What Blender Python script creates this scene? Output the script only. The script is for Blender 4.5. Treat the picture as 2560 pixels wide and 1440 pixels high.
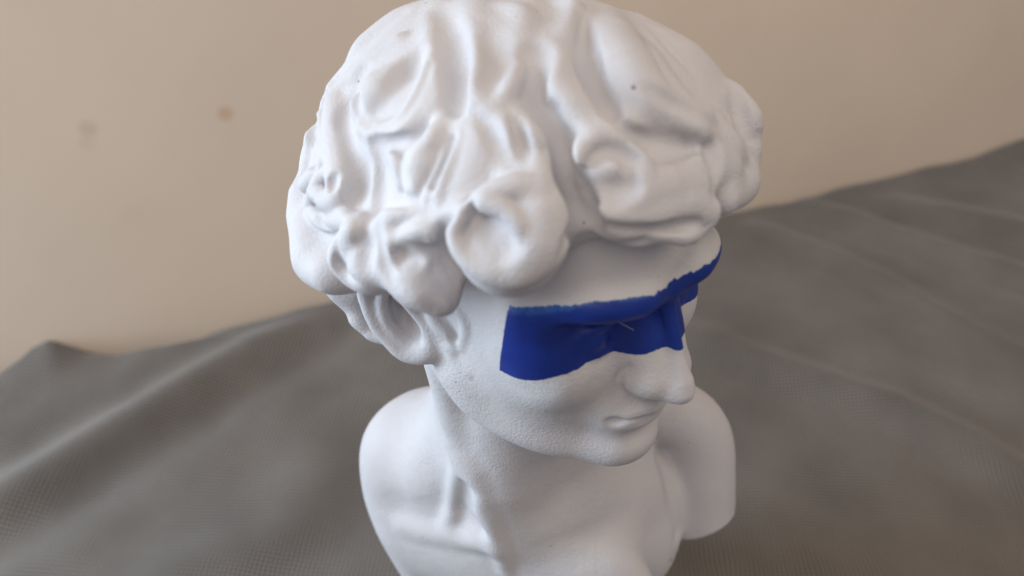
import bpy, math
import numpy as np
from mathutils import Matrix, Vector

# ------------------------------------------------------------------ units
# The statue is modelled in "life" millimetres (a life-sized head), ear centre = origin,
# and brought to its real size (a bust about 15 cm tall) by K; the cloth lies at z = 0.
K = 0.0003
BASE = 400.0                       # life mm from the ear centre down to the cloth
def W(p):                          # life -> metres
    return (p[0] * K, p[1] * K, (p[2] + BASE) * K)

scene = bpy.context.scene
for o in list(bpy.data.objects):
    bpy.data.objects.remove(o)

# ------------------------------------------------------------------ camera
PITCH = math.radians(36)
cam_data = bpy.data.cameras.new('camera')
cam = bpy.data.objects.new('camera', cam_data)
scene.collection.objects.link(cam)
cam.location = W((-5.9, -386.7, 265.7))
cam.rotation_euler = (math.radians(90) - PITCH, 0, 0)
cam_data.sensor_width = 36
cam_data.lens = 36 * 2000 / 2560
cam_data.clip_start = 0.005
cam_data.clip_end = 50
cam_data.dof.use_dof = True
cam_data.dof.focus_distance = 0.137
cam_data.dof.aperture_fstop = 15.0
scene.camera = cam

# ------------------------------------------------------------------ world and light
world = bpy.data.worlds.new('World')
scene.world = world
world.use_nodes = True
bg = world.node_tree.nodes['Background']
bg.inputs['Color'].default_value = (0.97, 0.91, 0.95, 1)
bg.inputs['Strength'].default_value = 0.25
scene.view_settings.view_transform = 'Standard'
scene.view_settings.look = 'None'
scene.view_settings.exposure = 0.30
scene.view_settings.gamma = 1.0

def area(name, loc, target, size, power, color):
    ld = bpy.data.lights.new(name, 'AREA')
    ld.shape = 'RECTANGLE'; ld.size = size[0]; ld.size_y = size[1]
    ld.energy = power; ld.color = color
    lo = bpy.data.objects.new(name, ld)
    scene.collection.objects.link(lo)
    lo.location = loc
    lo.rotation_euler = (Vector(target) - Vector(loc)).to_track_quat('-Z', 'Y').to_euler()
    return lo
area('window_light', (-0.50, -0.02, 0.24), (0, 0.0, 0.09), (0.26, 0.36), 3.4, (0.70, 0.86, 1.0))
area('room_light', (-0.20, -0.42, 0.80), (0, 0.05, 0.1), (0.6, 0.6), 2.1, (1.0, 0.88, 0.74))
area('warm_fill', (0.42, -0.12, 0.55), (0.02, 0, 0.08), (0.3, 0.3), 0.75, (1.0, 0.84, 0.62))  # added warm fill from the upper right, no known source there

# ------------------------------------------------------------------ materials
def new_mat(name):
    m = bpy.data.materials.new(name); m.use_nodes = True
    nt = m.node_tree
    return m, nt, nt.nodes['Principled BSDF'], nt.links
def node(nt, kind, **kw):
    n = nt.nodes.new(kind)
    for k, v in kw.items():
        if hasattr(n, k): setattr(n, k, v)
        else: n.inputs[k].default_value = v
    return n

def plaster():
    m, nt, p, L = new_mat('white_plaster')
    tc = node(nt, 'ShaderNodeTexCoord')
    p.inputs['Roughness'].default_value = 0.62
    p.inputs['Specular IOR Level'].default_value = 0.35
    big = node(nt, 'ShaderNodeTexNoise'); big.inputs['Scale'].default_value = 60; big.inputs['Detail'].default_value = 3
    L.new(tc.outputs['Object'], big.inputs['Vector'])
    cr = node(nt, 'ShaderNodeValToRGB')
    cr.color_ramp.elements[0].position = 0.3; cr.color_ramp.elements[0].color = (0.555, 0.54, 0.565, 1)
    cr.color_ramp.elements[1].position = 0.7; cr.color_ramp.elements[1].color = (0.61, 0.60, 0.622, 1)
    L.new(big.outputs['Fac'], cr.inputs['Fac'])
    # tiny dark pinholes and dust specks
    vo = node(nt, 'ShaderNodeTexVoronoi'); vo.inputs['Scale'].default_value = 420
    L.new(tc.outputs['Object'], vo.inputs['Vector'])
    wn = node(nt, 'ShaderNodeTexWhiteNoise'); wn.noise_dimensions = '3D'
    L.new(vo.outputs['Position'], wn.inputs['Vector'])
    rad = node(nt, 'ShaderNodeMapRange'); rad.inputs['From Min'].default_value = 0.80; rad.inputs['From Max'].default_value = 1.0
    rad.inputs['To Min'].default_value = 0.0; rad.inputs['To Max'].default_value = 0.085
    L.new(wn.outputs['Value'], rad.inputs['Value'])
    lt = node(nt, 'ShaderNodeMath', operation='LESS_THAN')
    L.new(vo.outputs['Distance'], lt.inputs[0]); L.new(rad.outputs['Result'], lt.inputs[1])
    vb = node(nt, 'ShaderNodeTexVoronoi'); vb.inputs['Scale'].default_value = 130
    L.new(tc.outputs['Object'], vb.inputs['Vector'])
    wb = node(nt, 'ShaderNodeTexWhiteNoise'); L.new(vb.outputs['Position'], wb.inputs['Vector'])
    rb = node(nt, 'ShaderNodeMapRange'); rb.inputs['From Min'].default_value = 0.72; rb.inputs['From Max'].default_value = 1.0
    rb.inputs['To Min'].default_value = 0.0; rb.inputs['To Max'].default_value = 0.07
    L.new(wb.outputs['Value'], rb.inputs['Value'])
    lb = node(nt, 'ShaderNodeMath', operation='LESS_THAN'); L.new(vb.outputs['Distance'], lb.inputs[0]); L.new(rb.outputs['Result'], lb.inputs[1])
    lo = node(nt, 'ShaderNodeMath', operation='MAXIMUM'); L.new(lt.outputs[0], lo.inputs[0]); L.new(lb.outputs[0], lo.inputs[1])
    mx = node(nt, 'ShaderNodeMix', data_type='RGBA')
    sp = node(nt, 'ShaderNodeMath', operation='MULTIPLY'); sp.inputs[1].default_value = 0.75
    L.new(lo.outputs[0], sp.inputs[0])
    L.new(sp.outputs[0], mx.inputs['Factor'])
    L.new(cr.outputs['Color'], mx.inputs['A']); mx.inputs['B'].default_value = (0.16, 0.13, 0.14, 1)
    L.new(mx.outputs['Result'], p.inputs['Base Color'])
    # sandy cast grain
    g = node(nt, 'ShaderNodeTexNoise'); g.inputs['Scale'].default_value = 2000; g.inputs['Detail'].default_value = 3; g.inputs['Roughness'].default_value = 0.65
    L.new(tc.outputs['Object'], g.inputs['Vector'])
    g2 = node(nt, 'ShaderNodeTexNoise'); g2.inputs['Scale'].default_value = 300; g2.inputs['Detail'].default_value = 3
    L.new(tc.outputs['Object'], g2.inputs['Vector'])
    b1 = node(nt, 'ShaderNodeBump'); b1.inputs['Strength'].default_value = 0.55; b1.inputs['Distance'].default_value = 0.00026
    gp = node(nt, 'ShaderNodeTexNoise'); gp.inputs['Scale'].default_value = 95; gp.inputs['Detail'].default_value = 2
    L.new(tc.outputs['Object'], gp.inputs['Vector'])
    gr = node(nt, 'ShaderNodeMapRange'); gr.inputs['From Min'].default_value = 0.35; gr.inputs['From Max'].default_value = 0.65; gr.inputs['To Min'].default_value = 0.55; gr.inputs['To Max'].default_value = 1.5
    L.new(gp.outputs['Fac'], gr.inputs['Value'])
    gm = node(nt, 'ShaderNodeMath', operation='MULTIPLY'); L.new(g.outputs['Fac'], gm.inputs[0]); L.new(gr.outputs['Result'], gm.inputs[1])
    L.new(gm.outputs[0], b1.inputs['Height'])
    b2 = node(nt, 'ShaderNodeBump'); b2.inputs['Strength'].default_value = 0.25; b2.inputs['Distance'].default_value = 0.0005
    L.new(g2.outputs['Fac'], b2.inputs['Height']); L.new(b1.outputs['Normal'], b2.inputs['Normal'])
    L.new(b2.outputs['Normal'], p.inputs['Normal'])
    return m
MAT_PLASTER = plaster()

# ------------------------------------------------------------------ signed distance sculpting
F = np.float32
def smin(a, b, k):
    if k <= 0: return np.minimum(a, b)
    h = np.maximum(k - np.abs(a - b), 0) / k
    return np.minimum(a, b) - h * h * k * 0.25
def smax(a, b, k): return -smin(-a, -b, k)

RH = np.array([[-0.7437, 0.6671, -0.0427], [-0.6685, -0.7428, 0.038], [-0.0064, 0.0568, 0.9984]])   # head frame (x right of subject, y face, z up) -> world
def rotz(a):
    c, s = math.cos(a), math.sin(a)
    return np.array([[c, -s, 0], [s, c, 0], [0, 0, 1.0]])
# chest frame: x to the subject's right, y forward, z up
CY = math.radians(18)
CH0 = np.array([18.0, 45.0, 0.0])
RC = np.array([[-math.cos(CY), -math.sin(CY), 0], [math.sin(CY), -math.cos(CY), 0], [0, 0, 1.0]])

class Field:
    def __init__(s, lo, hi, h):
        s.lo = np.array(lo, float); s.h = h
        s.n = np.ceil((np.array(hi) - s.lo) / h).astype(int) + 1
        s.D = np.full(s.n, 30.0, F)
        s.R = np.eye(3); s.T = np.zeros(3)
    def frame(s, R=None, T=None):
        s.R = np.eye(3) if R is None else R; s.T = np.zeros(3) if T is None else np.array(T, float)
    def wp(s, p): return s.R @ np.array(p, float) + s.T
    def region(s, lo, hi):
        a = np.clip(np.floor((lo - s.lo) / s.h).astype(int), 0, s.n)
        b = np.clip(np.ceil((hi - s.lo) / s.h).astype(int) + 1, 0, s.n)
        if np.any(b <= a): return None
        sl = tuple(slice(i, j) for i, j in zip(a, b))
        g = [(s.lo[i] + s.h * np.arange(a[i], b[i])).astype(F) for i in range(3)]
        return sl, g
    def local(s, g, c, R):
        """grid coordinates in the frame R centred at world point c"""
        x = g[0][:, None, None] - F(c[0]); y = g[1][None, :, None] - F(c[1]); z = g[2][None, None, :] - F(c[2])
        return [F(R[0, i]) * x + F(R[1, i]) * y + F(R[2, i]) * z for i in range(3)]
    def put(s, sl, d, k, op):
        if op == 'u': s.D[sl] = smin(s.D[sl], d, k)
        elif op == 's': s.D[sl] = smax(s.D[sl], -d, k)
        else: s.D[sl] = smax(s.D[sl], d, k)
    def ell(s, c, r, k=6, op='u', rot=None):
        r = np.array(r, float); m = r.max() + k + 4
        cw = s.wp(c); q = s.region(cw - m, cw + m)
        if q is None: return
        R = s.R if rot is None else s.R @ rot
        X, Y, Z = s.local(q[1], cw, R)
        k0 = np.sqrt((X / F(r[0])) ** 2 + (Y / F(r[1])) ** 2 + (Z / F(r[2])) ** 2) + F(1e-4)
        k1 = np.sqrt((X / F(r[0] ** 2)) ** 2 + (Y / F(r[1] ** 2)) ** 2 + (Z / F(r[2] ** 2)) ** 2) + F(1e-6)
        s.put(q[0], k0 * (k0 - 1) / k1, k, op)
    def tube(s, pts, rad, k=4, op='u', smooth=True, world=False):
        """a swept tube through pts with radius rad per point"""
        P = np.array(pts, float); r = np.array(rad, float) if np.ndim(rad) else np.full(len(P), float(rad))
        if not world: P = P @ s.R.T + s.T
        if smooth and len(P) > 2: P, r = catmull(P, r, 1.8)
        m = r.max() + k + 4
        q0 = s.region(P.min(0) - m, P.max(0) + m)
        if q0 is None: return
        sl0 = q0[0]; T = np.full([a.stop - a.start for a in sl0], 30.0, F)
        for i in range(0, len(P) - 1, 5):                # short chunks keep the boxes small
            Q = P[i:i + 6]; rr = r[i:i + 6]
            q = s.region(Q.min(0) - m, Q.max(0) + m)
            if q is None: continue
            sl = tuple(slice(a.start - b.start, a.stop - b.start) for a, b in zip(q[0], sl0))
            T[sl] = np.minimum(T[sl], s.chain(q[1], Q, rr))
        s.put(sl0, T, k, op)
    def chain(s, g, Q, rr):
        x = g[0][:, None, None]; y = g[1][None, :, None]; z = g[2][None, None, :]
        d = None
        for j in range(len(Q) - 1):
            a, b = Q[j], Q[j + 1]; ab = b - a; L2 = max(ab @ ab, 1e-6)
            px = x - F(a[0]); py = y - F(a[1]); pz = z - F(a[2])
            t = np.clip((px * F(ab[0]) + py * F(ab[1]) + pz * F(ab[2])) / F(L2), 0, 1)
            e = np.sqrt((px - t * F(ab[0])) ** 2 + (py - t * F(ab[1])) ** 2 + (pz - t * F(ab[2])) ** 2) - (F(rr[j]) + t * F(rr[j + 1] - rr[j]))
            d = e if d is None else np.minimum(d, e)
        return d
    def plane(s, c, nrm, k=6):
        """keep the side the normal points away from"""
        g = [(s.lo[i] + s.h * np.arange(s.n[i])).astype(F) for i in range(3)]
        cw = s.wp(c); n = s.R @ (np.array(nrm, float) / np.linalg.norm(nrm))
        d = (g[0][:, None, None] - F(cw[0])) * F(n[0]) + (g[1][None, :, None] - F(cw[1])) * F(n[1]) + (g[2][None, None, :] - F(cw[2])) * F(n[2])
        s.D = smax(s.D, d, k)
    def mesh(s, name, mat, parent):
        import openvdb
        g = openvdb.FloatGrid(10.0)
        D = np.clip(s.D, -6, 10).astype(np.float32)
        g.copyFromArray(np.ascontiguousarray(D))
        out = g.convertToPolygons(isovalue=0.0, adaptivity=0.0)
        pts, tris, quads = out[0], out[1], out[2]
        pts = pts * s.h + s.lo
        v = pts.copy(); v[:, 2] += BASE; v *= K
        me = bpy.data.meshes.new(name)
        nq, ntr = len(quads), len(tris)
        me.vertices.add(len(v)); me.vertices.foreach_set('co', v.astype(np.float32).ravel())
        loops = np.concatenate([quads.ravel(), tris.ravel()]).astype(np.int32)[::1]
        me.loops.add(len(loops)); me.loops.foreach_set('vertex_index', loops)
        me.polygons.add(nq + ntr)
        ls = np.concatenate([np.arange(nq) * 4, nq * 4 + np.arange(ntr) * 3]).astype(np.int32)
        me.polygons.foreach_set('loop_start', ls)
        me.update(calc_edges=True); me.validate()
        me.polygons.foreach_set('use_smooth', np.ones(nq + ntr, bool))
        me.materials.append(mat)
        o = bpy.data.objects.new(name, me); scene.collection.objects.link(o)
        o.parent = parent
        return o, pts, quads, tris

def catmull(P, r, step):
    P2 = np.vstack([2 * P[0] - P[1], P, 2 * P[-1] - P[-2]]); r2 = np.concatenate([[r[0]], r, [r[-1]]])
    out, ro = [], []
    for i in range(1, len(P2) - 2):
        n = max(1, int(np.linalg.norm(P2[i + 1] - P2[i]) / step))
        for j in range(n):
            t = j / n
            out.append(0.5 * (2 * P2[i] + (P2[i + 1] - P2[i - 1]) * t + (2 * P2[i - 1] - 5 * P2[i] + 4 * P2[i + 1] - P2[i + 2]) * t * t + (3 * P2[i] - P2[i - 1] - 3 * P2[i + 1] + P2[i + 2]) * t ** 3))
            ro.append(r2[i] + (r2[i + 1] - r2[i]) * t)
    out.append(P[-1]); ro.append(r[-1])
    return np.array(out), np.array(ro)

def mirror(fn, pts, *a, **kw):
    fn(pts, *a, **kw)
    fn([(-p[0], p[1], p[2]) for p in pts], *a, **kw)

# ------------------------------------------------------------------ the bust
root = bpy.data.objects.new('plaster_bust', None)
scene.collection.objects.link(root)
root['label'] = 'white plaster bust of a curly haired youth with a blue band painted across its eyes'
root['category'] = 'bust'
root.empty_display_size = 0.02

# tendons, hollows and creases of the neck and chest, in world-aligned life mm
# <body>
BODY_STROKES = [
    ('u', 10, [(-46.2, -23.1, -41.2, 14), (-41.3, -19.9, -111.4, 9), (-31.7, -29.1, -141.3, 8), (-22.7, -32.7, -182.7, 6), (-14.6, -32.4, -222.2, 4), (-9.4, -29.5, -250.8, 3)]),
    ('u', 10, [(-42.2, -19.0, -126.3, 5), (-39.4, -24.2, -140.8, 5), (-44.0, -14.7, -184.9, 5), (-52.6, -7.8, -226.5, 4)]),
    ('s', 12, [(-38.5, -34.2, -158.5, 4), (-42.7, -22.4, -196.2, 5), (-32.4, -30.9, -203.7, 4)]),
    ('s', 2, [(52.3, -88.7, 0.6, 1.5), (48.7, -86.0, -7.6, 2), (49.1, -85.6, -15.7, 2), (56.6, -84.3, -24.3, 1.5)]),
    ('u', 14, [(-85.9, 10.0, -247.4, 5), (-54.4, -6.6, -236.6, 5), (-19.6, -27.1, -219.9, 5)]),
    ('s', 12, [(111.4, 31.3, -199.4, 4), (120.2, 14.3, -227.4, 4), (127.9, 8.6, -259.4, 4)]),
    ('u', 3, [(-49.7, -49.7, 9.7, 3), (-45.5, -54.4, 0.8, 3.5), (-39.0, -57.4, -3.8, 3.5), (-35.5, -58.5, -12.8, 2.5)]),
    ('u', 3, [(-42.6, -53.4, 14.0, 3), (-33.8, -61.7, 17.1, 3.5), (-29.2, -65.2, 8.6, 3), (-31.9, -61.4, -8.7, 2.5)]),
    ('s', 2, [(-46.3, -55.1, 10.0, 2), (-40.3, -58.5, 4.6, 2.2), (-36.1, -61.2, -2.8, 2)]),
    ('u', 3, [(-39.5, -56.1, -13.0, 3), (-36.1, -58.3, -20.0, 3), (-28.7, -64.7, -24.4, 2)]),
]
# </body>
# rims and hollows of the right ear (the left one is its mirror image), head frame
# <ear>
EAR_STROKES = [
    ('u', 4, [(77.7, -8.9, 23.3, 4), (84.7, -20.8, 23.6, 5), (89.0, -26.1, 15.5, 5), (89.6, -25.2, 4.5, 4.5), (87.8, -22.1, -8.4, 4.5), (84.7, -16.9, -16.9, 4.5), (80.3, -11.3, -24.8, 5), (74.8, -3.9, -25.1, 6), (71.5, 1.7, -21.0, 6)]),
    ('u', 6, [(79.9, -24.4, 6.7, 7), (78.0, -23.1, -9.9, 9), (73.7, -12.0, -20.3, 9), (70.7, -4.9, -20.8, 8)]),
    ('u', 3, [(78.9, -10.9, 22.9, 3), (84.0, -17.6, 13.3, 3.5), (85.1, -17.6, -0.7, 3.5), (81.7, -13.6, -11.8, 3.2), (77.8, -9.0, -18.7, 3)]),
    ('s', 3, [(81.2, -7.0, 8.0, 6), (78.2, -3.8, 0.2, 7), (76.3, -0.6, -8.6, 6)]),
    ('u', 3, [(79.0, -9.1, 13.6, 2.5), (75.9, -3.9, 6.3, 3), (71.8, 1.2, -2.8, 4), (69.9, 2.5, -14.5, 5), (69.2, 1.7, -25.1, 5)]),
]
# </ear>
def sculpt_body(h=1.3):
    f = Field((-150, -115, -404), (200, 135, 135), h)
    # --- skull and face (head frame)
    f.frame(RH)
    f.ell((0, -2, 44), (72, 94, 76), 0)
    f.ell((0, 36, 52), (66, 74, 50), 16)                               # forehead
    f.ell((0, 30, -10), (66, 67, 76), 16)                              # cheeks and jaw, one smooth mass
    f.ell((0, 4, -28), (63, 38, 52), 18)
    for s in (1, -1):
        f.tube([(s * 54, 10, -40), (s * 50, 22, -58), (s * 34, 50, -72), (s * 8, 76, -78)], [12, 12, 13, 14], 22)
        f.ell((s * 42, 68, -4), (17, 23, 27), 14)                        # cheekbone
        f.ell((s * 34, 105, 12), (18, 13, 11), 12, 's')                # eye socket
        f.ell((s * 31, 79, 13), (14, 14, 13), 4)                       # eyeball
        f.tube([(s * 3, 102, 35), (s * 22, 105, 38), (s * 42, 95, 39), (s * 58, 68, 34)], [6, 8, 7.5, 6], 10)   # brow
        f.ell((s * 51, 60, 18), (15, 20, 26), 14)                       # temple
        f.tube([(s * 11, 92, 20), (s * 12, 95, 2), (s * 10, 100, -10)], [8, 9, 8], 8)
        f.tube([(s * 17, 88, 10), (s * 26, 92, 20), (s * 37, 89, 20), (s * 47, 77, 11)], [2.2, 2.6, 2.6, 2.2], 3)  # upper lid
        f.tube([(s * 18, 88, 9), (s * 27, 90, 4), (s * 37, 87, 4), (s * 47, 76, 10)], [1.8, 2, 2, 1.8], 3)
    f.ell((0, 77, -73), (19, 17, 15), 16)                              # chin
    f.tube([(0, 100, 36), (0, 107, 20), (0, 113.5, 0), (0, 118, -14)], [6, 3.8, 3.6, 5.5], 4)   # nose
    f.tube([(0, 84, 26), (0, 94, 2), (0, 98, -12)], [10, 13, 14], 8)
    f.ell((0, 116.5, -21.5), (7.5, 9, 8), 5)
    for s in (1, -1): f.tube([(s * 12, 100, -19), (s * 6, 109, -20.5), (0, 114, -21.5)], [7.5, 7.5, 7], 4)
    for s in (1, -1):
        f.ell((s * 12, 101, -17), (7.5, 12, 8.5), 5)                       # wings
        f.tube([(s * 8, 92, 22), (s * 8, 99, 6), (s * 7, 106, -13)], [8, 8.5, 7.5], 6)
    f.ell((0, 84, -44), (25, 19, 19), 12)                              # muzzle
    f.tube([(-18, 92, -44.5), (-8, 101.5, -39), (0, 103, -40.5), (8, 101.5, -39), (18, 92, -44.5)], [1.8, 4, 4, 4, 1.8], 6)
    f.tube([(-15, 91, -49), (-6, 96.5, -51), (6, 96.5, -51), (15, 91, -49)], [2, 4.5, 4.5, 2], 6)
    f.tube([(-22, 92, -46), (-9, 104, -44.2), (0, 106.5, -44.7), (9, 104, -44.2), (22, 92, -46)], [1.6, 1, 1, 1, 1.6], 1.5, 's')
    for s in (1, -1): f.ell((s * 22, 95, -46.2), (3.5, 4, 3), 4, 's')
    f.tube([(-9, 104, -64), (9, 104, -64)], 5.5, 8, 's', smooth=False)
    f.ell((0, 85, -75), (13, 11, 10), 10)
    # --- ears
    for s in (1, -1):
        f.ell((s * 64, -4, -4), (10, 20, 26), 8)
        for op, k, pts in EAR_STROKES:
            f.tube([(s * p[0], p[1], p[2]) for p in pts], [p[3] for p in pts], k, op)
    # --- neck and chest (world axes)
    f.frame()
    f.tube([(0, 8, -45), (2, 28, -120), (10, 40, -190)], [56, 61, 66], 16, smooth=False)
    f.tube([(-26, 0, -50), (-22, 16, -125), (-12, 18, -185)], [30, 33, 36], 16, smooth=False)
    f.ell((-52, 34, -200), (40, 36, 32), 20)
    f.ell((-66, 38, -212), (34, 34, 40), 20)
    f.ell((-46, 30, -172), (32, 32, 40), 24)
    f.tube([(-12, -4, -105), (-12, -6, -160), (-4, -2, -215)], [33, 34, 32], 18, smooth=False)
    f.tube([(70, 60, -168), (118, 60, -178), (140, 56, -200), (148, 46, -240), (153, 38, -278)], [24, 26, 27, 26, 25], 16)    # stump of the left arm
    f.ell((199, 2, -346), (90, 90, 90), 1.5, 's')
    f.ell((162, -54, -322), (72, 90, 72), 1.5, 's')                      # slanted cut at its lower end
    f.tube([(-20, 50, -160), (-45, 52, -174), (-76, 55, -187), (-94, 48, -205), (-96, 42, -245), (-88, 36, -290), (-70, 30, -340), (-40, 26, -372)], [24, 24, 28, 30, 30, 28, 26, 24], 14)
    f.tube([(60, 40, -190), (100, 34, -240), (100, 20, -290), (76, 22, -345), (44, 24, -372)], [30, 28, 28, 26, 24], 10)
    f.frame(RC, CH0)
    f.ell((0, 8, -266), (96, 72, 106), 24)                             # chest barrel
    f.ell((-2, 22, -200), (58, 50, 40), 20)
    for s in (1, -1):
        f.ell((s * 50, 56, -268), (54, 22, 46), 22)                    # pectoral
    f.frame()
    f.tube([(10, 36, -330), (10, 36, -385)], [58, 62], 20, smooth=False)      # foot of the bust
    f.plane((0, 0, -396), (0, 0, -1), 3)
    for op, k, pts in BODY_STROKES:
        f.frame()
        f.tube([p[:3] for p in pts], [p[3] for p in pts], k, op)
    return f
body_f = sculpt_body()
body, bpts, bquads, btris = body_f.mesh('head_and_chest', MAT_PLASTER, root)

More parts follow.
